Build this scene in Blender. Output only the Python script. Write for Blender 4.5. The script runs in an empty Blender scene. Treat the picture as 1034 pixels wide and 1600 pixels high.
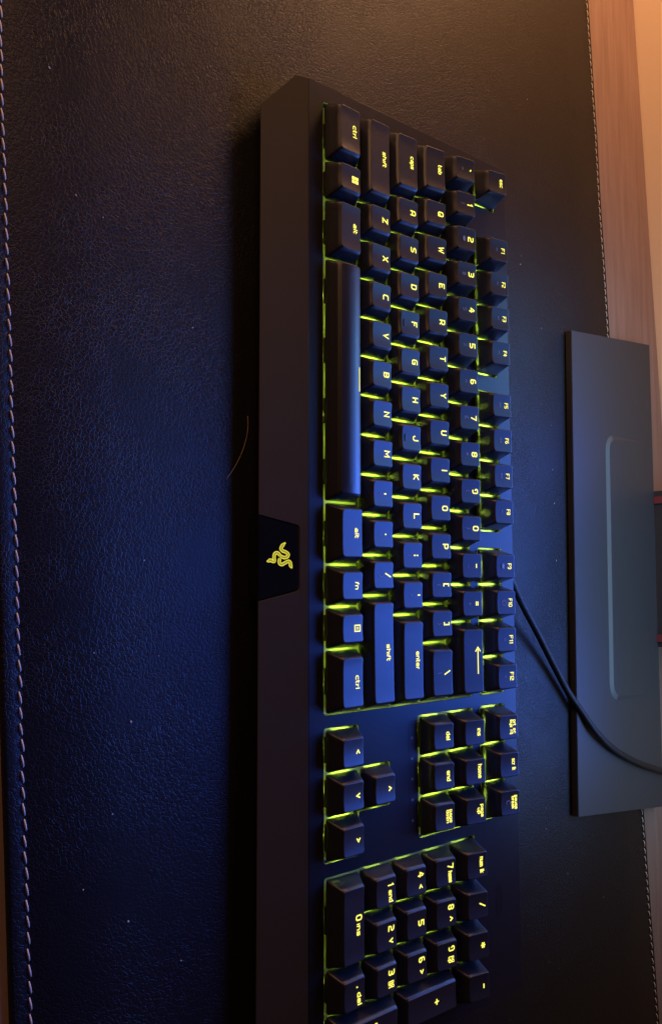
import bpy, bmesh, math, random
from mathutils import Vector, Matrix
random.seed(7)
S = bpy.context.scene
COL = S.collection
U = 0.01905                      # one key unit in metres
TILT = math.radians(4.5)         # keyboard pitch on the mat
O = Vector((11.35, -1.7, -0.85)) # point of the keyboard frame that rests on the mat
RXT = Matrix.Rotation(TILT, 3, 'X')

# ------------------------------------------------------------------ camera
cam = bpy.data.cameras.new('camera')
co = bpy.data.objects.new('camera', cam); COL.objects.link(co)
right = Vector((0.0023, 0.7419, 0.6705)); down = Vector((0.9964, 0.0549, -0.0642)); fwd = Vector((-0.0844, 0.6682, -0.7391))
fwd.normalize(); right = (right - fwd*right.dot(fwd)).normalized(); down = fwd.cross(right)
m = Matrix((( right.x, -down.x, -fwd.x), (right.y, -down.y, -fwd.y), (right.z, -down.z, -fwd.z))).to_4x4()
m.translation = Vector((11.8381, -10.8304, 14.9996))*U
co.matrix_world = m
cam.sensor_fit = 'VERTICAL'; cam.sensor_height = 24; cam.sensor_width = 24
cam.lens = 1234.0/1600*24
cam.clip_start = .01; cam.clip_end = 50
S.camera = co

# ------------------------------------------------------------------ world, lamps, exposure
w = bpy.data.worlds.new('World'); S.world = w; w.use_nodes = True
bg = w.node_tree.nodes['Background']
bg.inputs[0].default_value = (0.55, 0.42, 0.36, 1); bg.inputs[1].default_value = 0.012

def area(name, loc, target, sx, sy, col, power, spread=180):
    l = bpy.data.lights.new(name, 'AREA'); l.shape = 'RECTANGLE'; l.size = sx*U; l.size_y = sy*U
    l.color = col; l.energy = power; l.spread = math.radians(spread)
    o = bpy.data.objects.new(name, l); COL.objects.link(o)
    o.location = Vector(loc)*U
    d = Vector(target) - Vector(loc)
    o.rotation_euler = d.to_track_quat('-Z', 'Y').to_euler()
    return o
# the monitor's screen (above its stand, out of frame): teal window left, blue middle and right
area('screen_light_blue', (12.2, 17.6, 11.8), (12.0, -3, 3), 14, 13.5, (0.035, 0.15, 0.95), 0.92, 90)
area('screen_light_teal', (1.6, 17.6, 12.8), (4, 0, 2), 6, 13, (0.05, 0.26, 0.7), 0.17, 90)
area('base_haze_fill', (11, 17.4, 7.2), (11.4, 14, 0), 22, 2.5, (0.30, 0.52, 0.80), 0.42)  # added fill standing in for the glare over stand base and rear mat
# warm room light from the left
area('warm_room_fill', (-14, -12, 19), (0, 6, 0), 16, 16, (1.0, 0.50, 0.25), 0.85)  # added front-left fill standing in for warm room and ceiling light
area('warm_low_lamp', (-44, -34, 9), (6, 0, 0), 14, 10, (1.0, 0.50, 0.28), 2.4)
area('warm_wall_lamp', (-21, 15, 10), (0, 12, 0), 8, 8, (1.0, 0.50, 0.24), 1.05)  # room lamp behind the left end of the desk, near the wall

S.view_settings.view_transform = 'Standard'; S.view_settings.look = 'None'
S.view_settings.exposure = 0; S.view_settings.gamma = 1; S.view_settings.use_curve_mapping = False
S.render.engine = 'CYCLES'
S.render.resolution_x = 661; S.render.resolution_y = 1024

# ------------------------------------------------------------------ materials
def mat(name, col, rough=.5, metal=0, spec=.5, emit=None, estr=0):
    M = bpy.data.materials.new(name); M.use_nodes = True
    b = M.node_tree.nodes['Principled BSDF']
    b.inputs['Base Color'].default_value = (*col, 1); b.inputs['Roughness'].default_value = rough
    b.inputs['Metallic'].default_value = metal; b.inputs['Specular IOR Level'].default_value = spec
    if emit:
        b.inputs['Emission Color'].default_value = (*emit, 1); b.inputs['Emission Strength'].default_value = estr
    return M
def nd(M, t, **k):
    n = M.node_tree.nodes.new(t)
    for a, v in k.items(): setattr(n, a, v)
    return n
def lk(M, a, b): M.node_tree.links.new(a, b)
def coords(M, scale=(1, 1, 1), rot=(0, 0, 0)):
    t = nd(M, 'ShaderNodeTexCoord'); mp = nd(M, 'ShaderNodeMapping')
    mp.inputs['Scale'].default_value = scale; mp.inputs['Rotation'].default_value = rot
    lk(M, t.outputs['Object'], mp.inputs[0]); return mp.outputs[0]
def noise(M, vec, scale, detail=3, rough=.5):
    n = nd(M, 'ShaderNodeTexNoise'); n.inputs['Scale'].default_value = scale
    n.inputs['Detail'].default_value = detail; n.inputs['Roughness'].default_value = rough
    lk(M, vec, n.inputs['Vector']); return n
def ramp(M, fac, stops):
    r = nd(M, 'ShaderNodeValToRGB'); e = r.color_ramp.elements
    while len(e) < len(stops): e.new(.5)
    for i, (p, c) in enumerate(stops): e[i].position = p; e[i].color = (*c, 1) if len(c) == 3 else c
    lk(M, fac, r.inputs[0]); return r.outputs[0]
def bump(M, h, strength, dist, normal=None):
    b = nd(M, 'ShaderNodeBump'); b.inputs['Strength'].default_value = strength; b.inputs['Distance'].default_value = dist
    lk(M, h, b.inputs['Height'])
    if normal: lk(M, normal, b.inputs['Normal'])
    return b.outputs[0]
def bsdf(M): return M.node_tree.nodes['Principled BSDF']

def plastic(name, col, r0, r1, bstr=.25):
    M = mat(name, col, r0); v = coords(M)
    n = noise(M, v, 60, 4, .6)
    mr = nd(M, 'ShaderNodeMapRange'); mr.inputs[3].default_value = r0; mr.inputs[4].default_value = r1
    lk(M, n.outputs[0], mr.inputs[0]); lk(M, mr.outputs[0], bsdf(M).inputs['Roughness'])
    f = noise(M, v, 5200, 2)
    lk(M, bump(M, f.outputs[0], bstr, .00006), bsdf(M).inputs['Normal'])
    return M
M_cap = plastic('keycap_plastic', (.016, .016, .018), .32, .40)
bsdf(M_cap).inputs['Specular IOR Level'].default_value = .68
M_deck = plastic('deck_plastic', (.012, .012, .014), .32, .40); bsdf(M_deck).inputs['Specular IOR Level'].default_value = .28
M_bezel = plastic('bezel_plastic', (.056, .044, .020), .6, .68, .4); bsdf(M_bezel).inputs['Specular IOR Level'].default_value = .25
M_body = mat('case_plastic', (.01, .01, .01), .6)
M_gloss = mat('gloss_plastic', (.008, .009, .011), .18)
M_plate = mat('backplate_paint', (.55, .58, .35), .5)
M_well = mat('shade_block_plastic', (.02, .022, .015), .4)
M_leg = mat('lit_legend', (.1, .1, .05), .5, emit=(.92, .84, .10), estr=1.6)
M_leg.cycles.emission_sampling = 'NONE'
M_emb = mat('lit_emblem', (.1, .1, .05), .5, emit=(.80, .74, .05), estr=1.0)
M_emb2 = mat('emblem_body', (.1, .1, .05), .5, emit=(.62, .50, .03), estr=.55)
for q in (M_emb, M_emb2): q.cycles.emission_sampling = 'NONE'
M_dim = mat('unlit_legend', (.22, .22, .24), .6)
M_ink = mat('brand_ink', (.004, .004, .006), .35)
M_dot = mat('unlit_led', (.16, .16, .18), .4)
M_base = plastic('stand_plastic', (.052, .054, .06), .45, .52, .2)
M_red = mat('red_plastic', (.25, .05, .06), .5)
M_thread = mat('thread', (.9, .76, .6), .8)
M_hair = mat('hair', (.5, .38, .3), .5)
M_dust = mat('dust', (.5, .47, .45), .9)

# leather: irregular pebble cells with creases
M_leather = mat('leather', (.0105, .010, .0115), .44, spec=.27)
v = coords(M_leather, (1, 1, 1))
dn = noise(M_leather, v, 160, 3, .6)
mx = nd(M_leather, 'ShaderNodeMix', data_type='VECTOR'); mx.inputs[0].default_value = .0028
ad = nd(M_leather, 'ShaderNodeVectorMath', operation='MULTIPLY_ADD')
ad.inputs[1].default_value = (.003, .003, 0)
lk(M_leather, dn.outputs[1], ad.inputs[0]); lk(M_leather, v, ad.inputs[2])
M_leather.node_tree.nodes.remove(mx)
v1 = nd(M_leather, 'ShaderNodeTexVoronoi', feature='DISTANCE_TO_EDGE'); v1.inputs['Scale'].default_value = 560
v2 = nd(M_leather, 'ShaderNodeTexVoronoi', feature='DISTANCE_TO_EDGE'); v2.inputs['Scale'].default_value = 260
lk(M_leather, ad.outputs[0], v1.inputs['Vector']); lk(M_leather, ad.outputs[0], v2.inputs['Vector'])
h1 = ramp(M_leather, v1.outputs[0], [(0, (0, 0, 0)), (.10, (.8, .8, .8)), (.2, (1, 1, 1))])
h2 = ramp(M_leather, v2.outputs[0], [(0, (0, 0, 0)), (.07, (.85, .85, .85)), (.14, (1, 1, 1))])
big = noise(M_leather, v, 22, 3, .6)
amp = ramp(M_leather, big.outputs[0], [(.3, (.2, .2, .2)), (.7, (1, 1, 1))])
mm = nd(M_leather, 'ShaderNodeMix', data_type='RGBA', blend_type='MULTIPLY'); mm.inputs[0].default_value = .35
lk(M_leather, h1, mm.inputs[6]); lk(M_leather, h2, mm.inputs[7])
ma = nd(M_leather, 'ShaderNodeMath', operation='MULTIPLY'); lk(M_leather, mm.outputs[2], ma.inputs[0]); lk(M_leather, amp, ma.inputs[1])
lk(M_leather, bump(M_leather, ma.outputs[0], .75, .00020), bsdf(M_leather).inputs['Normal'])

# wood desk, grain along X
M_wood = mat('wood', (.3, .19, .14), .5)
v = coords(M_wood, (1.2, 22, 4), (0, 0, math.radians(3.6)))
n1 = noise(M_wood, v, 9, 6, .65)
c = ramp(M_wood, n1.outputs[0], [(.3, (.27, .165, .13)), (.55, (.36, .235, .19)), (.75, (.42, .285, .235))])
lk(M_wood, c, bsdf(M_wood).inputs['Base Color'])
lk(M_wood, bump(M_wood, n1.outputs[0], .15, .0004), bsdf(M_wood).inputs['Normal'])
# painted wall
M_wall = mat('wall_paint', (.9, .72, .5), .85)
n1 = noise(M_wall, coords(M_wall), 240, 3)
lk(M_wall, bump(M_wall, n1.outputs[0], .2, .0006), bsdf(M_wall).inputs['Normal'])

# ------------------------------------------------------------------ helpers
def obj(name, me, m_=None, parent=None, loc=None, smooth=False):
    if isinstance(me, bmesh.types.BMesh):
        bm = me; me = bpy.data.meshes.new(name); bm.to_mesh(me); bm.free()
    if m_ is not None:
        me.materials.clear(); me.materials.append(m_)
    if smooth:
        for p in me.polygons: p.use_smooth = True
    o = bpy.data.objects.new(name, me); COL.objects.link(o)
    if parent: o.parent = parent
    if loc: o.location = loc
    return o
def tag(o, label=None, cat=None, group=None, kind=None):
    if label: o['label'] = label
    if cat: o['category'] = cat
    if group: o['group'] = group
    if kind: o['kind'] = kind
    return o
def K(x, y, z=0): return (Vector((x, y, z)) - O)*U      # keyboard frame -> local metres
def prism(top, zs, bev=0, seg=2):
    """polygon (x,y,z) extruded down to heights zs (callable or number)"""
    bm = bmesh.new()
    tv = [bm.verts.new(p) for p in top]
    bv = [bm.verts.new((p[0], p[1], zs(p) if callable(zs) else zs)) for p in top]
    bm.faces.new(tv); bm.faces.new(bv[::-1])
    for i in range(len(tv)):
        j = (i+1) % len(tv); bm.faces.new((tv[i], bv[i], bv[j], tv[j]))
    bmesh.ops.recalc_face_normals(bm, faces=bm.faces)
    if bev:
        ts = set(tv)
        ed = [e for e in bm.edges if e.verts[0] in ts and e.verts[1] in ts]
        bmesh.ops.bevel(bm, geom=ed, offset=bev, segments=seg, affect='EDGES', profile=.6)
    return bm
def tube(pts, r, seg=8, cap=True):
    bm = bmesh.new(); rings = []
    for i, p in enumerate(pts):
        p = Vector(p); a = Vector(pts[max(i-1, 0)]); b = Vector(pts[min(i+1, len(pts)-1)])
        t = (b-a).normalized(); up = Vector((0, 0, 1)) if abs(t.z) < .95 else Vector((1, 0, 0))
        s = t.cross(up).normalized(); u = s.cross(t)
        rr = r(i/(len(pts)-1)) if callable(r) else r
        rings.append([bm.verts.new(p + (s*math.cos(2*math.pi*k/seg) + u*math.sin(2*math.pi*k/seg))*rr) for k in range(seg)])
    for a, b in zip(rings, rings[1:]):
        for k in range(seg): bm.faces.new((a[k], a[(k+1) % seg], b[(k+1) % seg], b[k]))
    if cap: bm.faces.new(rings[0][::-1]); bm.faces.new(rings[-1])
    bmesh.ops.recalc_face_normals(bm, faces=bm.faces)
    return bm
def spline(P, n=6):
    out = []; P = [Vector(p) for p in P]
    for i in range(len(P)-1):
        p0 = P[max(i-1, 0)]; p1 = P[i]; p2 = P[i+1]; p3 = P[min(i+2, len(P)-1)]
        for k in range(n):
            t = k/n
            out.append(.5*((2*p1)+(p2-p0)*t+(2*p0-5*p1+4*p2-p3)*t*t+(3*p1-p0-3*p2+p3)*t**3))
    out.append(P[-1]); return out
def ribbon(bm, pts, th, zf, lift=0, capext=True):
    """flat mitred stroke of width th along 2D pts, draped on zf(x,y)"""
    P = [Vector((p[0], p[1])) for p in pts]; n = len(P)
    closed = n > 3 and (P[0]-P[-1]).length < 1e-6
    if closed: P = P[:-1]; n -= 1
    if not closed and capext and n > 1:
        P[0] = P[0] + (P[0]-P[1]).normalized()*th*.45; P[-1] = P[-1] + (P[-1]-P[-2]).normalized()*th*.45
    # subdivide long segments so that the stroke follows a dished surface
    L, R = [], []
    for i in range(n):
        a = P[i-1] if (i > 0 or closed) else None; b = P[(i+1) % n] if (i < n-1 or closed) else None
        d1 = (P[i]-a).normalized() if a is not None else (b-P[i]).normalized()
        d2 = (b-P[i]).normalized() if b is not None else d1
        t = d1+d2
        t = t.normalized() if t.length > .2 else d1
        nn = Vector((-t.y, t.x)); c = max(.45, abs(nn.dot(Vector((-d1.y, d1.x)))))
        L.append(P[i]+nn*th*.5/c); R.append(P[i]-nn*th*.5/c)
    def vv(q): return bm.verts.new((q.x*U, q.y*U, (zf(q.x, q.y)+lift)*U))
    LV = [vv(q) for q in L]; RV = [vv(q) for q in R]
    for i in range(n if closed else n-1):
        j = (i+1) % n
        f = bm.faces.new((LV[i], RV[i], RV[j], LV[j])); f.normal_update()
        if f.normal.z < 0: f.normal_flip()

# stroke lettering: pairs of digits are x,y; baseline 2, x-height 6, cap height 8
G = {
'A':'02071838474 2 0545','B':'0802324344350535 354647380 8','C':'481807031242','D':'0802324347380 8','E':'48080242 0535','F':'480802 0535',
'G':'4818070312424525','H':'0802 4842 0545','I':'0802','J':'484332120304','K':'0802 480542','L':'080242','M':'0208254842','N':'02084248',
'O':'18384743321203071 8','P':'0208384745340 4','Q':'183847433212030718 2442','R':'0208384745340 4 2442','S':'48180706153544433202','T':'0848 2822',
'U':'080312324348','V':'082248','W':'0812263248','X':'0842 4802','Y':'0825 4825 2522','Z':'08480242',
'0':'18384743321203071 8','1':'071812','2':'08384746351504 0242','3':'0838474635 1535 3544433202','4':'28043444 3732','5':'4808053544433202',
'6':'38180703123243443505','7':'084822','8':'1838474635150607 18 15040312324344 35','9':'123243473818070615 45',
'-':'0535','=':'0636 0434','[':'28080222','] ':'','\\':'0832',"/":'0238',';':'0606 0311',',':'0401','.':'0203',"'":'0806','`':'0716',
'+':'0545 2723','*':'2723 0644 0446','<':'370533','>':'073503','^':'042744','v':'072347','!':'0804 0203','@':'344425153444 4',
'#':'1812 3832 0646 0444','$':'481807153544330 2','%':'0238 0708 3233','&':'42061728370312324 4','(':'28060422','(':'28170322',')':'08171302',
'_':'0343',':':'0606 0303','"':'0806 1816','?':'0738464424 2223','{':'2817160514132 2','}':'081716251413 02','|':'0802','~':'0516253645',
'a':'063645420203144 4','b':'08023243453606','c':'361605031232','d':'484212030516 46','e':'421203051636450 4','f':'281702 0626','g':'46160503124 2 4641300 0',
'h':'0802 06364542','i':'0602 0808','k':'0802 360432','l':'0802','m':'02063645 42 3645','n':'0206364542','o':'1636454332120305 16',
'p':'0006364543320 2','q':'40461605031242','r':'0206 0526','s':'3616050424333202','t':'0803122 2 0626','u':'0603124246','w':'0612243246','y':'0603124 2 464030',
}
G['A'] = '020718384742 0444'; G['B'] = '080232434435054 '.strip()
G.update({'B':'0208384746350535', 'D':'020838474332 02', 'O':'183847433212030718', 'P':'02083847453404', 'R':'02083847453404 2442',
 'B2':'', ']':'08282202', '0':'183847433212030718', '2':'0838474635150402 0242', '8':'183847463515060718 154403', '@':'4434251413334448170312',
 '$':'4818071535443302', '&':'4206172837031232', '{':'28171605141322', '}':'08171625141302', '?':'073846442422', 'a':'06364542020314', 'e':'42120305163645',
 'g':'461605031242 46413000', 'm':'020646 ', 'o':'16364543321203 0516', 'p':'00063645433202', 'd':'4842120305164 6', 't':'08031222 0626', 'y':'06031242 464030'})
def P2(s): return [(int(s[i]), int(s[i+1])) for i in range(0, len(s)-1, 2)]
GL = {k: [P2(t) for t in v_.split() if len(t) >= 4] for k, v_ in G.items()}
GL['B'] = [P2('080232434435'), P2('0545'[:2]+'35'), P2('08283746'), P2('4635')] ; GL['B'] = [P2('0535444332020838474635')]
GL['D'] = [P2('0208384743320 2'.replace(' ', ''))]
GL['2'] = [P2('083847463515040242')]; GL['3'] = [P2('08384746354443 3202'.replace(' ', '')), P2('1535')]
GL['8'] = [P2('153546473818070615'), P2('15040312324344 35'.replace(' ', ''))]
GL['@'] = [P2('1636453313 1516'.replace(' ', '')), P2('160503')]; GL['m'] = [P2('0206364542'), P2('65'), P2('4656656 2'.replace(' ', ''))]
GL['m'] = [P2('0206263532'), [(3, 5), (4, 6), (5, 6), (6, 5), (6, 2)]]
GL['o'] = [P2('163645433212030516')]; GL['d'] = [P2('4842120305 1646'.replace(' ', ''))]; GL['e'] = [P2('0444453616050312 42'.replace(' ', ''))]
GL['a'] = [P2('1636454212030 444'.replace(' ', ''))]; GL[';'] = [[(0, 6), (0, 5.4)], [(0, 3), (0, 1.4)]]; GL[':'] = [[(0, 6), (0, 5.4)], [(0, 3), (0, 2.4)]]
GL['.'] = [[(0, 2.6), (0, 2)]]; GL[','] = [[(0, 3), (0, 1.4)]]; GL['B'] = [P2('0802324344350535'[:-2]+'05'), [(3, 5), (4, 6), (4, 7), (3, 8), (0, 8)]]
GL['c'] = [P2('46160503 1242'.replace(' ', ''))]; GL['s'] = [P2('46160504'), [(0, 4), (4, 4), (4, 3), (3, 2), (0, 2)]]
GL['s'] = [[(4, 6), (0.6, 6), (0, 5), (0.6, 4), (3.4, 4), (4, 3), (3.4, 2), (0, 2)]]
GL['W'] = [[(0, 8), (1.1, 2), (2.6, 6.5), (4.1, 2), (5.2, 8)]]; GL['M'] = [[(0, 2), (0, 8), (2.6, 4), (5.2, 8), (5.2, 2)]]
def glyph_w(ch): return 3 if ch == ' ' else max(p[0] for s in GL[ch] for p in s)
def text_w(s, ux): return (sum(glyph_w(c) for c in s) + 2.1*(len(s)-1))*ux
def lettering(bm, s, cx, cy, ux, uy, th, zf, lift, ybase=5, n0=0):
    """string s centred on (cx,cy) in key units"""
    x = cx - text_w(s, ux)/2
    for ci, ch in enumerate(s):
        if ch != ' ':
            for si, st in enumerate(GL[ch]):
                ribbon(bm, [(x+p[0]*ux, cy+(p[1]-ybase)*uy) for p in st], th, zf, lift + .0006*(si + (ci % 2)*2))
        x += (glyph_w(ch)+2.1)*ux

# ------------------------------------------------------------------ desk, wall, mat
def line_at(pts, x):
    if x <= pts[0][0]: a, b = pts[0], pts[1]
    elif x >= pts[-1][0]: a, b = pts[-2], pts[-1]
    else:
        for a, b in zip(pts, pts[1:]):
            if a[0] <= x <= b[0]: break
    return a[1] + (b[1]-a[1])*(x-a[0])/(b[0]-a[0])
MT = .13          # mat thickness in key units; z = 0 is the mat's top
W0 = 20.604 - math.tan(math.radians(3.66))*(40-13.185)
bm = prism([(x*U, y*U, -MT*U-.0001) for x, y in [(-40, -12), (60, -6), (60, W0+math.tan(math.radians(3.66))*100), (-40, W0)]], -.03, .001)
desk = tag(obj('desk', bm, M_wood), 'reddish brown wooden desk top showing as strips beyond both long edges of the leather mat', 'desk')
a = math.radians(3.66)
def wallpt(x, off): return (x, W0 + math.tan(a)*(x+40) + off)
bm = prism([(wallpt(x, o_)[0]*U, wallpt(x, o_)[1]*U, 60*U) for x, o_ in [(-40, .02), (60, .02), (60, 4), (-40, 4)]], -.5)
tag(obj('wall', bm, M_wall), 'plain warm beige wall behind the desk', 'wall', kind='structure')

Lst = [(.904, -5.873), (2.542, -5.799), (3.8, -5.72), (5.546, -5.604), (8.233, -5.437), (10.482, -5.297), (12.368, -5.182), (14.363, -5.064), (16.965, -4.898), (19.95, -4.716)]
Rst = [(-10.902, 16.344), (-8.544, 16.489), (-5.373, 16.701), (-2.7, 16.808), (-.079, 17.013), (2.291, 17.148), (20.775, 18.583), (22.509, 18.707), (24.714, 18.882), (26.798, 19.069), (28.517, 19.217)]
def Ledge(x): return line_at(Lst, x) - .345
def Redge(x): return line_at(Rst, x) + .235
xs = [-16 + i*.5 for i in range(0, 101)]
bm = bmesh.new()
prof = lambda t: t
rows = []
for x in xs:
    l, r = Ledge(x), Redge(x)
    row = [(l, -MT), (l, -.05), (l+.03, -.012), (l+.08, 0), (l+.30, 0), (l+.345, -.022), (l+.39, 0)]
    for k in range(1, 12): row.append((l+.39 + (r-l-.70)*k/12, 0))
    row += [(r-.29, 0), (r-.235, -.022), (r-.18, 0), (r-.08, 0), (r-.03, -.012), (r, -.05), (r, -MT)]
    rows.append([bm.verts.new((x*U, y*U, z*U)) for y, z in row])
for A_, B_ in zip(rows, rows[1:]):
    for k in range(len(A_)-1): bm.faces.new((A_[k], B_[k], B_[k+1], A_[k+1]))
bm.faces.new(rows[0]); bm.faces.new(rows[-1][::-1])
bmesh.ops.recalc_face_normals(bm, faces=bm.faces)
matroot = bpy.data.objects.new('desk_mat', None); COL.objects.link(matroot)
matroot.location = (8*U, 6*U, -MT*U)
tag(matroot, 'large black leather desk mat with pebbled grain and pale stitched edges under the keyboard', 'desk mat')
def child(o, par):
    o.parent = par; o.matrix_parent_inverse = Matrix.Translation(-Vector(par.location)); return o
child(obj('leather_sheet', bm, M_leather, smooth=True), matroot)
def stitches(line, x0, x1, pitch, rad):
    bm = bmesh.new(); x = x0
    while x < x1:
        Lh = pitch*random.uniform(.74, .80); y0, y1 = line_at(line, x), line_at(line, x+Lh)
        j = random.uniform(-.012, .012)
        pts = [(x, y0-.010+j, -.006), (x+Lh*.12, y0-.01+j, .012), (x+Lh*.5, (y0+y1)/2+j, .028), (x+Lh*.88, y1+.012+j, .012), (x+Lh, y1+.012+j, -.006)]
        t = tube([Vector(p)*U for p in pts], lambda t_: rad*U*(.6+.4*math.sin(math.pi*min(1, max(0, t_)))), 6)
        me = bpy.data.meshes.new('t'); t.to_mesh(me); t.free(); bm.from_mesh(me); bpy.data.meshes.remove(me)
        x += pitch
    return bm
child(obj('stitching', stitches(Lst, -6, 24, .293, .0165), M_thread, smooth=True), matroot)
child(obj('stitching', stitches(Rst, -14, 33, .293, .0165), M_thread, smooth=True), matroot)

# ------------------------------------------------------------------ keyboard
kb = bpy.data.objects.new('keyboard', None); COL.objects.link(kb)
kb.location = (O.x*U, 0, 0); kb.rotation_euler = (TILT, 0, 0)
tag(kb, 'black full size mechanical keyboard with glowing yellow-green legends lying on the leather mat', 'keyboard')
XL, XR = -.46, 23.16
G1, G2 = .0994, .1105
X_NAV = 15.25+G1; X_NUM = 18.5+G1+G2
def desk_z(y, off=.03): return -.85 - (y+1.7)*math.tan(TILT) + off
# deck plate with the key wells cut out
def rrect(x0, y0, x1, y1, r=.07, n=4):
    pts = []
    for cx, cy, a0 in [(x1-r, y1-r, 0), (x0+r, y1-r, 90), (x0+r, y0+r, 180), (x1-r, y0+r, 270)]:
        for k in range(n+1):
            t = math.radians(a0+90*k/n); pts.append((cx+r*math.cos(t), cy+r*math.sin(t)))
    return pts
g = .02
F0 = 5.304
wells = [rrect(-g, -g, 15+g, 5+g), rrect(X_NAV-g, 3-g, X_NAV+3+g, 5+g), rrect(X_NUM-g, -g, X_NUM+4+g, 5+g),
         rrect(-g, F0+.022, 1+g, F0+1+g), rrect(2-g, F0+.022, 6+g, F0+1+g), rrect(6.5-g, F0+.022, 10.5+g, F0+1+g), rrect(11-g, F0+.022, 15+g, F0+1+g),
         rrect(X_NAV-g, F0+.022, X_NAV+3+g, F0+1+g)]
# inverted T for the arrows
x0 = X_NAV
T = rrect(x0-g, -g, x0+3+g, 1+g)
top2 = rrect(x0+1-g, .5, x0+2+g, 2+g)
# merge by hand: base rectangle with a raised middle
arrow = [p for p in T if p[1] < .5]            # lower corners (left then right)
low = arrow[:5], arrow[5:]
up = [p for p in top2 if p[1] > 1.5]           # upper corners right..left
Tup = [p for p in T if p[1] > .5]
arrow_loop = [*Tup[:5], (x0+2+g, 1+g), *up, (x0+1-g, 1+g), *Tup[5:], *arrow]
wells.append(arrow_loop)
cu = bpy.data.curves.new('deck', 'CURVE'); cu.dimensions = '2D'; cu.fill_mode = 'BOTH'; cu.extrude = .125*U-.012*U; cu.bevel_depth = .012*U; cu.bevel_resolution = 1; cu.offset = -.012*U
def add_poly(pts):
    sp = cu.splines.new('POLY'); sp.points.add(len(pts)-1)
    for q, p in zip(sp.points, pts):
        v_ = K(p[0], p[1], 0); q.co = (v_.x, v_.y, 0, 1)
    sp.use_cyclic_u = True
add_poly([(XL, -.46), (XR, -.46), (XR, 6.85), (XL, 6.85)])
for w_ in wells: add_poly(w_)
co_ = bpy.data.objects.new('deckcurve', cu); COL.objects.link(co_)
dg = bpy.context.evaluated_depsgraph_get(); me = bpy.data.meshes.new_from_object(co_.evaluated_get(dg))
bpy.data.objects.remove(co_); bpy.data.curves.remove(cu)
zc = K(0, 0, -.125).z
for v_ in me.vertices: v_.co.z += zc
deck = obj('deck', me, M_deck, kb)

bm = prism([K(x, y, -.262) for x, y in [(XL+.03, -.43), (XR-.03, -.43), (XR-.03, 6.82), (XL+.03, 6.82)]], lambda p: K(0, 0, desk_z(p[1]/U+O.y, .06)).z)
obj('case', bm, M_body, kb)
bm = bmesh.new()
for q in [(-.1, -.1, 15.1, 5.1), (X_NAV-.1, -.1, X_NAV+3.1, 5.1), (X_NUM-.1, -.1, X_NUM+4.1, 5.1), (-.1, F0-.1, 15.1, 6.4), (X_NAV-.1, F0-.1, X_NAV+3.1, 6.4)]:
    bm.faces.new([bm.verts.new(K(x, y, -.2)) for x, y in [(q[0], q[1]), (q[2], q[1]), (q[2], q[3]), (q[0], q[3])]])
obj('backplate', bm, M_plate, kb)

# bezel that slopes down towards the user, with a notch for the badge
SL = math.atan(.4/1.2)
def B(x, s, dz=0): return K(x, -.46 - s*math.cos(SL), -s*math.sin(SL)+dz)
notch = [(10.36, 1.2), (10.575, .30), (10.60, .245), (10.66, .215), (12.03, .215), (12.09, .245), (12.12, .30), (12.345, 1.2)]
outl = [(XL, .004), (XL, .331), (.479, 1.2)] + notch + [(22.22, 1.2), (XR, .331), (XR, .004)]
bm = prism([B(x, s) for x, s in outl], lambda p: K(0, 0, desk_z(p[1]/U+O.y, .08)).z, .012*U)
for v_ in bm.verts:            # undercut front: the lower edge sits back under the bezel
    if v_.co.z < K(0, 0, -.6).z and v_.co.y < K(0, -1.0).y: v_.co.y += .4*U
obj('bezel', bm, M_bezel, kb)
inn = [(10.385, 1.19), (10.60, .31), (10.625, .262), (10.67, .235), (12.02, .235), (12.065, .262), (12.095, .31), (12.32, 1.19)]
bm = prism([B(x, s, -.012) for x, s in inn], lambda p: K(0, 0, desk_z(p[1]/U+O.y, .1)).z, .01*U)
badge = obj('badge_panel', bm, M_gloss, kb)
# triple snake emblem, lit
emb = [
 [(11.00, -.558), (11.035, -.60), (11.085, -.645), (11.14, -.665), (11.19, -.625), (11.215, -.555), (11.265, -.495), (11.325, -.515), (11.345, -.585), (11.325, -.645), (11.30, -.68)],
 [(11.435, -1.0), (11.425, -.955), (11.405, -.91), (11.43, -.865), (11.425, -.825), (11.34, -.83), (11.26, -.815), (11.235, -.765), (11.262, -.715), (11.305, -.69)],
 [(11.585, -.40), (11.55, -.425), (11.495, -.44), (11.455, -.445), (11.43, -.49), (11.47, -.575), (11.505, -.645), (11.48, -.695), (11.42, -.705), (11.36, -.69)]]
bmL = bmesh.new(); bmF = bmesh.new()
for si, sn in enumerate(emb):
    c = spline([(p[0], p[1], 0) for p in sn], 5); n = len(c)
    Lp, Rp = [], []
    for i in range(n):
        t = (c[min(i+1, n-1)]-c[max(i-1, 0)]).normalized(); nn = Vector((-t.y, t.x, 0)); f = i/(n-1)
        wd = .030*min(1, .12+f*5.5)*(1 if f < .9 else 1-(f-.9)*3)
        if .08 < f < .2: wd *= 1.15
        Lp.append(c[i]+nn*wd); Rp.append(c[i]-nn*wd)
    for line in (Lp, Rp):
        tmp = bmesh.new(); ribbon(tmp, [(p.x, p.y) for p in line], .018, lambda x, y: 0, 0, False)
        mt_ = bpy.data.meshes.new('t'); tmp.to_mesh(mt_); tmp.free(); bmL.from_mesh(mt_); bpy.data.meshes.remove(mt_)
    ribbon(bmF, [(p.x, p.y) for p in c], .046, lambda x, y: 0, -.002, False)
def onbezel(bm, lift):
    for v_ in bm.verts:
        x, s, z = v_.co.x/U, -v_.co.y/U, v_.co.z/U
        v_.co = B(x, s, -.012+lift+z)
    return bm
e1 = obj('emblem', onbezel(bmF, .006), M_emb2, badge)
obj('emblem_outline', onbezel(bmL, .009), M_emb, badge)
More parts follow.
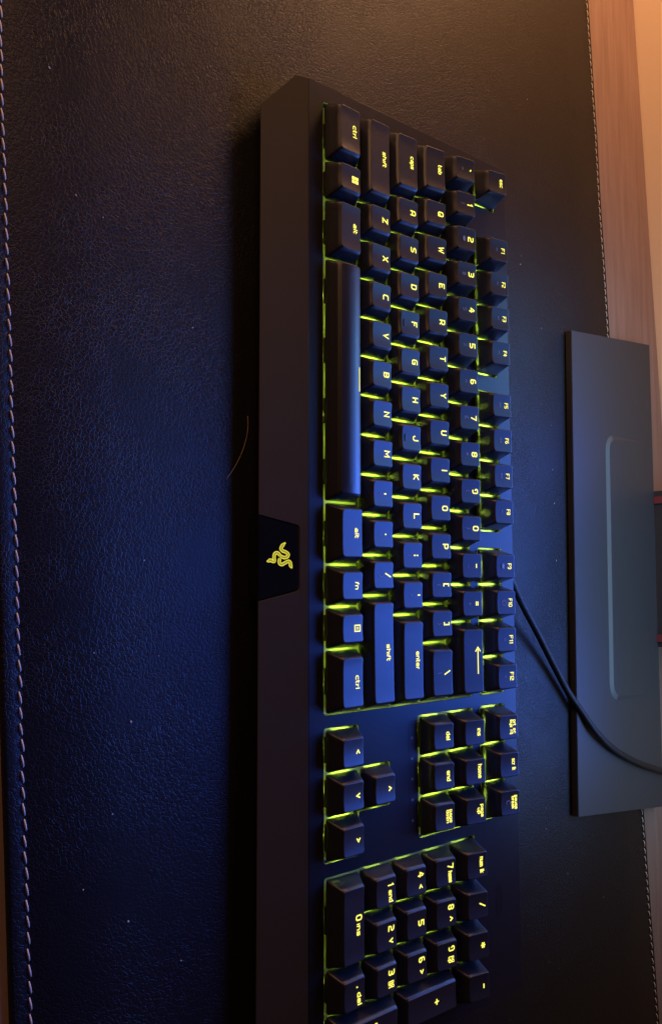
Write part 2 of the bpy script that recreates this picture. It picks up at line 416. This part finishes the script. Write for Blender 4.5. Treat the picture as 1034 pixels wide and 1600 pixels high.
# indicator strip
bm = bmesh.new()
ind = prism([K(x, y, .004) for x, y in rrect(15.55, 2.66, 18.15, 2.87, .08)], K(0, 0, -.01).z)
strip = obj('indicator_strip', ind, M_deck, kb)
for i in range(5):
    cx = 15.861 + .5085*i
    t = prism([K(cx+.035*math.cos(k*math.pi/6), 2.766+.035*math.sin(k*math.pi/6), .009) for k in range(12)], K(0, 0, .002).z)
    obj('indicator_light', t, M_dot, strip)
# raised brand lettering on the deck, dark on dark
bm = bmesh.new(); lettering(bm, 'RAZER', 0, 0, .027, .034, .03, lambda x, y: 0, .004)
lo = obj('brand_lettering', bm, M_ink, kb, K(20.55, 5.96, .002))

# ---- keycaps
TOP = {0: (.475, .443), 1: (.435, .424), 2: (.392, .414), 3: (.392, .459), 4: (.522, .62), 5: (.553, .66)}
YF, YB = -.300, .312
def topz(row, hx, kind):
    zf, zb = TOP[row]
    def f(x, y):
        z = zf + (zb-zf)*(y-YF)/(YB-YF)
        if kind == 'space': return z + .012 - .075*((y-.03)/.31)**2
        d = min(1.0, max(0.0, (hx-abs(x))/.305))
        return z - .026*(1-(1-d)**2)
    return f
def rr(hx, y0, y1, r, n=4, mx=1):
    pts = []
    for cx, cy, a0 in [(hx-r, y1-r, 0), (-hx+r, y1-r, 90), (-hx+r, y0+r, 180), (hx-r, y0+r, 270)]:
        for k in range(n+1):
            t = math.radians(a0+90*k/n); pts.append((cx+r*math.cos(t), cy+r*math.sin(t)))
        # points along the straight side that follows
        nx = {0: mx, 90: 4, 180: mx, 270: 4}[a0]
        sx, sy = pts[-1]
        t2 = {0: (-hx+r, y1), 90: (-hx, y0+r), 180: (hx-r, y0), 270: (hx, y1-r)}[a0]
        for k in range(1, nx): pts.append((sx+(t2[0]-sx)*k/nx, sy+(t2[1]-sy)*k/nx))
    return pts
cap_cache = {}
def cap_mesh(w_, row, kind, dp=1):
    key = (w_, row, kind, dp)
    if key in cap_cache: return cap_cache[key]
    bx = w_/2-.028; tx = w_/2-.193
    yb0, yb1 = -.460, .462+(dp-1)
    yt0, yt1 = YF, YB+(dp-1)
    f = topz(row, tx, kind)
    if dp > 1:
        f0 = f; f = lambda x, y: f0(x, YF+(y-YF)*(YB-YF)/(YB+dp-1-YF))
    mx = max(6, int(w_*6)); bm = bmesh.new()
    def ring(hx, y0, y1, r, zfun): return [bm.verts.new((x*U, y*U, zfun(x, y)*U)) for x, y in rr(hx, y0, y1, r, 4, mx)]
    z0 = -.012
    def lerp(a_, b_, t): return a_+(b_-a_)*t
    rings = []
    rings.append(ring(bx, yb0, yb1, .05, lambda x, y: z0))
    rings.append(ring(bx, yb0, yb1, .05, lambda x, y: z0+.05))
    # the side walls: slightly curved inwards towards the top
    for t in (.35, .7, .92):
        tt = t**.9
        hx = lerp(bx, tx+.012, tt); y0 = lerp(yb0, yt0-.012, tt); y1 = lerp(yb1, yt1+.012, tt)
        rings.append(ring(hx, y0, y1, .06, lambda x, y, hx=hx, y0=y0, y1=y1, t=t: lerp(z0+.05, f(x*tx/hx, lerp(yt0, yt1, (y-y0)/(y1-y0))), t)))
    e_ = .010
    def er(o_, dz): rings.append(ring(tx+o_, yt0-o_, yt1+o_, .058+o_*.6, lambda x, y: f(x*tx/(tx+o_) if o_ > 0 else x, min(max(y, yt0), yt1))-dz))
    er(.013, .028); er(.010, .015); er(.005, .005); er(-.004, .0008); er(-.012, 0); er(-.024, 0)
    hy = (yt1-yt0)/2; cy = (yt0+yt1)/2
    for k in (.10, .18, .24): rings.append(ring(tx-k, cy-hy+k, cy+hy-k, max(.012, .05-k*.15), f))
    for a_, b_ in zip(rings, rings[1:]):
        n = len(a_)
        for i in range(n): bm.faces.new((a_[i], a_[(i+1) % n], b_[(i+1) % n], b_[i]))
    # fill the middle with strips between the back and front rows
    last = rings[-1]; n = len(last)
    i0 = 4; i1 = 4+mx   # end of first corner .. start of second corner
    backrow = last[i0:i1+1]
    j0 = i1+4+4+4; frontrow = last[j0:j0+mx+1][::-1]
    try:
        for i in range(mx): bm.faces.new((backrow[i], backrow[i+1], frontrow[i+1], frontrow[i]))
        left = [last[(i1+k) % n] for k in range(0, j0-i1+1)]
        bm.faces.new(left)
        rt = [last[(j0+mx+k) % n] for k in range(0, n-(j0+mx)+i0+1)]
        bm.faces.new(rt)
    except Exception as ex: print('capfill', ex)
    bm.faces.new(rings[0][::-1])
    bmesh.ops.recalc_face_normals(bm, faces=bm.faces)
    me = bpy.data.meshes.new('keycap'); bm.to_mesh(me); bm.free(); me.materials.append(M_cap)
    for p in me.polygons: p.use_smooth = len(p.vertices) == 4
    me.polygons[-1].use_smooth = False
    cap_cache[key] = (me, f, tx); return cap_cache[key]

LY = .150      # centre of the lit legend, towards the back of the key
LIFT = .006
def icon(bm, kind, zf):
    def q(x0_, y0_, x1_, y1_):
        f = bm.faces.new([bm.verts.new((x*U, y*U, (zf(x, y)+LIFT)*U)) for x, y in [(x0_, y0_), (x1_, y0_), (x1_, y1_), (x0_, y1_)]])
    if kind == 'win':
        for a_, b_ in [(-.085, -.105), (-.085, .005), (.008, -.105), (.008, .005)]:
            q(a_, LY+b_, a_+.078, LY+b_+.095)
    elif kind == 'menu':
        ribbon(bm, [(-.07, LY-.085), (.07, LY-.085), (.07, LY+.085), (-.07, LY+.085), (-.07, LY-.085)], .026, zf, LIFT)
        for d in (-.032, 0, .032): ribbon(bm, [(-.035, LY+d), (.035, LY+d)], .014, zf, LIFT, False)
    elif kind == 'bar':
        q(-.30, LY+.10, .30, LY+.128)
    elif kind == 'back':
        ribbon(bm, [(-.33, LY), (.33, LY)], .03, zf, LIFT)
        ribbon(bm, [(-.25, LY+.075), (-.35, LY), (-.25, LY-.075)], .03, zf, LIFT+.001)
def dimicon(bm, kind, zf):
    cy = -.06
    def circ(r, th, a0=0, a1=360, cx=0, n=16):
        ribbon(bm, [(cx+r*math.cos(math.radians(a0+(a1-a0)*k/n)), cy+r*math.sin(math.radians(a0+(a1-a0)*k/n))) for k in range(n+1)], th, zf, LIFT, False)
    if kind == 'disc':
        bm.faces.new([bm.verts.new(((.075*math.cos(k*math.pi/8))*U, (cy+.06*math.sin(k*math.pi/8))*U, (zf(0, cy)+LIFT)*U)) for k in range(16)])
    elif kind == 'game': circ(.075, .016); ribbon(bm, [(.035, cy+.02), (-.035, cy+.03), (-.03, cy-.03), (.035, cy-.02), (.03, cy)], .014, zf, LIFT)
    elif kind == 'moon': circ(.06, .03, 50, 310)
    elif kind == 'media':
        ribbon(bm, [(-.07, cy+.03), (-.07, cy-.03)], .016, zf, LIFT)
        for d in (-.02, .045): ribbon(bm, [(d-.02, cy-.03), (d+.02, cy), (d-.02, cy+.03), (d-.02, cy-.03)], .014, zf, LIFT)
    elif kind == 'vol': ribbon(bm, [(-.05, cy), (-.01, cy)], .03, zf, LIFT); ribbon(bm, [(.03, cy-.03), (.03, cy+.03)], .012, zf, LIFT)
    elif kind == 'sun': circ(.03, .014, n=10)

def light_led(x, y):
    ln, lf = ('backlight_led_dim', .3) if x > X_NUM else ('backlight_led_weak', .4) if x < 4.5 else ('backlight_led', 1)
    l = bpy.data.lights.get(ln)
    if not l:
        l = bpy.data.lights.new(ln, 'POINT'); l.color = (.66, 1.0, .09); l.energy = LED*lf; l.shadow_soft_size = .0012
    o = bpy.data.objects.new('backlight_led', l); COL.objects.link(o); o.parent = kb; o.location = K(x, y, -.11)
LED = .034

def shade_block_mesh():  # hidden blocks shaped to shade the backlit gaps, standing for switch housings
    me = bpy.data.meshes.get('housing_shade_block')
    if me: return me
    bm = bmesh.new()
    for x0_, y0_, x1_, y1_ in [(-.31, -.37, .31, -.08), (-.31, .29, .31, .40)]:
        vs = [[bm.verts.new((x*U, y*U, z*U)) for x, y in [(x0_, y0_), (x1_, y0_), (x1_, y1_), (x0_, y1_)]] for z in (-.199, -.08)]
        bm.faces.new(vs[1]); bm.faces.new(vs[0][::-1])
        for i in range(4): bm.faces.new((vs[0][i], vs[0][(i+1) % 4], vs[1][(i+1) % 4], vs[1][i]))
    me = bpy.data.meshes.new('housing_shade_block'); bm.to_mesh(me); bm.free(); me.materials.append(M_well); return me
def key(x, w_, row, name, label, big=None, small=None, lines=None, ico=None, dim=None, dimico=None, kind='', dp=1, pair=None, bar=False, sw=None):
    cy = row+.5 if row < 5 else F0+.5
    me, f, tx = cap_mesh(w_, row, kind, dp)
    k = bpy.data.objects.new(name, me); COL.objects.link(k); k.parent = kb; k.location = K(x, cy, 0)
    k.rotation_euler = (0, 0, random.gauss(0, .004)); k['label'] = label
    bm = bmesh.new()
    ly = LY + (0 if dp == 1 else .5)
    if big:
        if big == '←': icon(bm, 'back', f)
        else: lettering(bm, big, 0, ly, .0265, .0262, .033, f, LIFT)
    if small: lettering(bm, small, 0, ly, (sw or .3)*(.9 if row == 5 else .95)/(text_w(small, 1)+1.2), .0178 if row == 5 else .0185, .0195 if row == 5 else .0225, f, LIFT)
    if lines:
        for i, s in enumerate(lines): lettering(bm, s, 0, ly+.055-.105*i, (sw or .3)/(text_w(lines[0], 1)+1.2), .0145, .0195, f, LIFT, 5)
    if pair:
        b_, s_ = pair
        lettering(bm, b_, -.14, ly, .025, .0262, .031, f, LIFT)
        if isinstance(s_, str) and s_ in '<>^v': lettering(bm, s_, .14, ly, .021, .021, .03, f, LIFT)
        elif isinstance(s_, str): lettering(bm, s_, .12, ly, .26/(text_w(s_, 1)+1), .018, .023, f, LIFT)
        else:
            for i, t_ in enumerate(s_): lettering(bm, t_, .12, ly+.05-.10*i, .0125, .0145, .0185, f, LIFT)
    if ico: icon(bm, ico, f)
    if len(bm.faces): obj('legend', bm, M_leg, k)
    else: bm.free()
    if dim or dimico:
        bm = bmesh.new()
        if dim: lettering(bm, dim, 0, -.09, .02, .02, .017, f, LIFT)
        else: dimicon(bm, dimico, f)
        obj('secondary_legend', bm, M_dim, k)
    if bar:
        pts = rrect(-.09, -.215, .09, -.165, .02)
        bm = prism([(p[0]*U, p[1]*U, (f(p[0], p[1])+.016)*U) for p in pts], lambda p: p[2]-.03*U, .006*U)
        obj('homing_bar', bm, M_cap, k)
    nl = max(1, round(w_/1.4))
    for i in range(nl):
        xo = (i-(nl-1)/2)*w_/nl
        light_led(x + xo, cy+.10)
        h_ = bpy.data.objects.new('housing_shade_block', shade_block_mesh()); COL.objects.link(h_); h_.parent = k; h_.location = (xo*U, 0, 0)
    return k

# bottom row
for x, w_, s, sw in [(.75, 1.5, 'ctrl', .33), (3.25, 1.5, 'alt', .26), (10.75, 1.5, 'alt', .26), (12, 1, 'fn', .19), (14.25, 1.5, 'ctrl', .33)]:
    key(x, w_, 0, 'modifier_key', 'bottom row key marked '+s, small=s, sw=sw)
key(2, 1, 0, 'modifier_key', 'bottom row key with lit four-pane window symbol', ico='win')
key(13, 1, 0, 'modifier_key', 'bottom row key with lit menu symbol', ico='menu')
key(7, 6, 0, 'spacebar', 'long black spacebar with short lit line', ico='bar', kind='space')
# letter rows
key(1.125, 2.25, 1, 'modifier_key', 'left shift key', small='shift', sw=.42)
for i, ch in enumerate('ZXCVBNM'): key(2.75+i, 1, 1, 'letter_key', 'key marked '+ch, big=ch)
for i, (ch, d, nm) in enumerate([(',', '<', 'comma'), ('.', '>', 'full stop'), ('/', '?', 'slash')]): key(9.75+i, 1, 1, 'punctuation_key', nm+' key', big=ch, dim=d)
key(13.625, 2.75, 1, 'modifier_key', 'right shift key', small='shift', sw=.42)
key(.875, 1.75, 2, 'modifier_key', 'key marked caps', small='caps', sw=.36)
for i, ch in enumerate('ASDFGHJKL'): key(2.25+i, 1, 2, 'letter_key', 'key marked '+ch, big=ch, bar=ch in 'FJ')
key(11.25, 1, 2, 'punctuation_key', 'semicolon key', big=';', dim=':'); key(12.25, 1, 2, 'punctuation_key', 'apostrophe key', big="'", dim='"')
key(13.875, 2.25, 2, 'modifier_key', 'key marked enter', small='enter', sw=.46)
key(.75, 1.5, 3, 'modifier_key', 'key marked tab', small='tab', sw=.27)
for i, ch in enumerate('QWERTYUIOP'): key(2+i, 1, 3, 'letter_key', 'key marked '+ch, big=ch)
key(12, 1, 3, 'punctuation_key', 'left bracket key', big='[', dim='{'); key(13, 1, 3, 'punctuation_key', 'right bracket key', big=']', dim='}')
key(14.25, 1.5, 3, 'punctuation_key', 'backslash key', big='\\', dim='|')
key(.5, 1, 4, 'punctuation_key', 'backquote key', big='`', dim='~')
for i, (ch, d) in enumerate(zip('1234567890-=', '!@#$%^&*()_+')):
    key(1.5+i, 1, 4, 'number_key' if ch.isdigit() else 'punctuation_key', 'key marked '+{'-': 'minus', '=': 'equals'}.get(ch, ch)+' in the top number row', big=ch, dim=None if d == '@' else d, dimico='disc' if d == '@' else None)
key(14, 2, 4, 'modifier_key', 'backspace key with lit left arrow', big='←')
# function row
key(.5, 1, 5, 'function_key', 'key marked esc', small='esc', sw=.27)
for i, x in enumerate([2.5, 3.5, 4.5, 5.5, 7, 8, 9, 10, 11.5, 12.5, 13.5, 14.5]):
    n = 'F%d' % (i+1)
    key(x, 1, 5, 'function_key', 'key marked '+n, small=n, sw=.17 if i < 9 else .25, dimico=[None, 'vol', 'vol', None, 'media', 'media', 'media', None, 'disc', 'game', 'sun', 'sun'][i] or 'vol')
# navigation
key(X_NAV+.5, 1, 5, 'navigation_key', 'key marked prt sc sys rq', lines=['prt sc', 'sys rq'], sw=.36)
key(X_NAV+1.5, 1, 5, 'navigation_key', 'key marked scr lk', small='scr lk', sw=.34)
key(X_NAV+2.5, 1, 5, 'navigation_key', 'key marked pause break', lines=['pause', 'break'], sw=.36, dimico='moon')
for i, s in enumerate(['ins', 'home']): key(X_NAV+.5+i, 1, 4, 'navigation_key', 'key marked '+s, small=s, sw=.2+.17*i)
key(X_NAV+2.5, 1, 4, 'navigation_key', 'key marked page up', lines=['page', 'up'], sw=.32)
for i, s in enumerate(['del', 'end']): key(X_NAV+.5+i, 1, 3, 'navigation_key', 'key marked '+s, small=s, sw=.22+.05*i)
key(X_NAV+2.5, 1, 3, 'navigation_key', 'key marked page down', lines=['page', 'down'], sw=.32)
for x, r_, s, n in [(.5, 0, '<', 'left'), (1.5, 0, 'v', 'down'), (2.5, 0, '>', 'right'), (1.5, 1, '^', 'up')]:
    k = key(X_NAV+x, 1, r_, 'arrow_key', n+' arrow key')
    bm = bmesh.new(); me, f, tx = cap_mesh(1, r_, '', 1)
    lettering(bm, s, 0, LY, .022, .022, .031, f, LIFT); obj('legend', bm, M_leg, k)
# number pad
N = X_NUM
key(N+.5, 1, 4, 'number_pad_key', 'key marked num lk', small='num lk', sw=.42)
for i, (s, n) in enumerate([('/', 'slash'), ('*', 'asterisk'), ('-', 'minus')]): key(N+1.5+i, 1, 4, 'number_pad_key', 'number pad '+n+' key', big=s)
for i, (b_, s_) in enumerate([('7', 'home'), ('8', '^'), ('9', ['pg', 'up'])]): key(N+.5+i, 1, 3, 'number_pad_key', 'number pad key marked '+b_, pair=(b_, s_))
for i, (b_, s_) in enumerate([('4', '<'), ('5', None), ('6', '>')]):
    key(N+.5+i, 1, 2, 'number_pad_key', 'number pad key marked '+b_, **({'pair': (b_, s_)} if s_ else {'big': b_}))
for i, (b_, s_) in enumerate([('1', 'end'), ('2', 'v'), ('3', ['pg', 'dn'])]): key(N+.5+i, 1, 1, 'number_pad_key', 'number pad key marked '+b_, pair=(b_, s_))
key(N+1, 2, 0, 'number_pad_key', 'wide number pad key marked 0', pair=('0', 'ins')); key(N+2.5, 1, 0, 'number_pad_key', 'number pad key marked dot and del', pair=('.', 'del'))
key(N+3.5, 1, 2, 'number_pad_key', 'tall number pad plus key', big='+', dp=2)
key(N+3.5, 1, 0, 'number_pad_key', 'tall number pad enter key', small='enter', dp=2, sw=.4)

# ------------------------------------------------------------------ monitor stand
st = bpy.data.objects.new('monitor_stand', None); COL.objects.link(st); st.location = (11.4*U, 17*U, 0)
tag(st, 'dark grey monitor stand with flat base and rounded groove on the mat edge', 'monitor stand')
H = .25
# U-shaped groove outline, its rim raised to catch the light
cor = []
def arc(cx, cy, r, a0, a1, n=6): return [(cx+r*math.cos(math.radians(a0+(a1-a0)*k/n)), cy+r*math.sin(math.radians(a0+(a1-a0)*k/n))) for k in range(n+1)]
def upath(d):   # d = inset
    l0, l1 = (6.62+d, 17.35), (6.45+d, 20.2)
    return [(6.44+d, 19.2)] + arc(7.08, 16.90, .62-d, 182, 269) + arc(15.66, 16.66, .62-d, 271, 358) + [(16.48-d, 19.1)]
outer = upath(0); inner = upath(.17)
bm = bmesh.new()
quad = [(2.97, 14.13), (19.86, 13.70), (20.67, 19.84), (2.31, 20.10)]
def V3(p, z): return bm.verts.new((p[0]*U, p[1]*U, z*U))
quadv = [V3(p, H) for p in quad]; quadb = [V3(p, .02) for p in quad]
ov = [V3(p, H) for p in outer]; iv = [V3(p, H+.07*(1-max(0, p[1]-16.6)/2.61)**1.2 if p[1] < 19.05 else H+.0005) for p in inner]
# top: split in a front band and back area so that the recess is a closed ring with a soft rear edge
rb0 = V3((6.42, 19.2), H)
bm.faces.new([quadv[0], quadv[1], quadv[2], *ov[::-1][:1], *ov[::-1][1:], quadv[3]])
bm.faces.new([quadv[3], ov[0], ov[-1], quadv[2]])
for i in range(len(ov)-1):
    if not 2 <= i < len(ov)-3: bm.faces.new((ov[i], ov[i+1], iv[i+1], iv[i]))
bm2 = bmesh.new()
for i in range(2, len(ov)-3):
    bm2.faces.new([bm2.verts.new(q.co) for q in (ov[i], ov[i+1], iv[i+1], iv[i])])
bmesh.ops.remove_doubles(bm2, verts=bm2.verts, dist=1e-6)
child(obj('groove_edge', bm2, mat('edge_highlight', (.11, .13, .125), .5, metal=.1)), st)  # lighter than the base: the edge highlight is put into the colour
bm.faces.new(iv + [])
bm.faces.new([ov[0], iv[0], iv[-1], ov[-1]])
for i in range(4):
    j = (i+1) % 4; bm.faces.new((quadv[i], quadb[i], quadb[j], quadv[j]))
bm.faces.new(quadb[::-1])
bm.verts.remove(rb0)
bmesh.ops.recalc_face_normals(bm, faces=bm.faces)
qs = set(quadv)
bmesh.ops.bevel(bm, geom=[e for e in bm.edges if e.verts[0] in qs and e.verts[1] in qs and not e.is_boundary and min(abs(f.normal.z) for f in e.link_faces) < .5], offset=.018*U, segments=2, affect='EDGES')
child(obj('base_plate', bm, M_base), st)
# neck rising from the back of the base
nk = [(8.35, 20.02), (14.55, 19.86), (14.6, 20.5), (8.4, 20.62)]
neck = child(obj('neck', prism([(p[0]*U, p[1]*U, 9*U) for p in nk], H*U-.0002, .02*U), M_base), st)
for x_, y_ in [(8.72, 20.0), (14.2, 19.86)]:
    r_ = prism([(a_*U, b_*U, 8.5*U) for a_, b_ in [(x_-.14, y_-.06), (x_+.14, y_-.065), (x_+.14, y_+.2), (x_-.14, y_+.2)]], (H+.01)*U)
    o = obj('red_trim', r_, M_red, neck)
# ------------------------------------------------------------------ cable
pts = [(11.2, 8.1, 1.15)] + [(11.86, 8.91, 1.1), (12.31, 9.54, 0.9), (12.79, 10.24, 0.68), (13.48, 11.16, 0.45), (14.49, 12.2, 0.3), (15.59, 13.21, 0.24), (16.29, 13.88, 0.3), (17.13, 14.68, 0.42), (17.96, 16.02, 0.38), (18.74, 17.89, 0.37), (19.37, 19.92, 0.37)]
M_cable = mat('cable_sleeve', (.012, .012, .014), .5)
cv = coords(M_cable); cw = nd(M_cable, 'ShaderNodeTexWave'); cw.inputs['Scale'].default_value = 420; cw.inputs['Distortion'].default_value = 1.5
lk(M_cable, cv, cw.inputs['Vector']); lk(M_cable, bump(M_cable, cw.outputs[1], .6, .0002), bsdf(M_cable).inputs['Normal'])
tag(obj('cable', tube([Vector(p)*U for p in spline(pts, 8)], .12*U, 12), M_cable, smooth=True), 'thin black cable curving from behind the keyboard over the monitor stand base', 'cable')

# ------------------------------------------------------------------ hair and dust
h = spline([(8.0, .06, .03), (8.35, .02, .09), (8.75, -.09, .10), (9.15, -.27, .08), (9.55, -.52, .02)], 6)
tag(obj('hair', tube([Vector(p)*U for p in h], .0045*U, 5), M_hair, smooth=True), 'single fine pale hair curling on the mat in front of the keyboard', 'hair')
bm = bmesh.new()
FIX = [(3.17, 12.59), (0.89, 11.46), (1.2, 11.41), (8.09, 13.05), (9.26, 13.11), (12.56, 13.97), (19.32, 12.14), (19.97, 12.12), (21.67, 13.34), (23.03, 15.6), (1.56, -4.89), (16.52, -3.18), (17.83, -3.76), (18.69, -2.79), (19.83, -1.55), (14.75, -2.81), (13.3, -3.65), (5.88, 12.48), (11.23, 13.14), (15.05, 11.16)]
for i, (x, y) in enumerate(FIX + [(random.uniform(-6, 26), random.uniform(8.8, 13.4)) for _ in range(14)] + [(random.uniform(2, 20), random.uniform(-4.5, -1.2)) for _ in range(8)]):
    r_ = random.uniform(.014, .026) if i < len(FIX) else random.uniform(.008, .016)
    mtx = Matrix.Translation((x*U, y*U, .01*U)) @ Matrix.Rotation(random.uniform(0, 3), 4, 'Z') @ Matrix.Diagonal((r_*U*random.uniform(.9, 1.8), r_*U, r_*.5*U, 1))
    bmesh.ops.create_icosphere(bm, subdivisions=1, radius=1, matrix=mtx)
tag(obj('dust', bm, M_dust), 'scattered pale dust specks on the black leather mat', 'dust', kind='stuff')
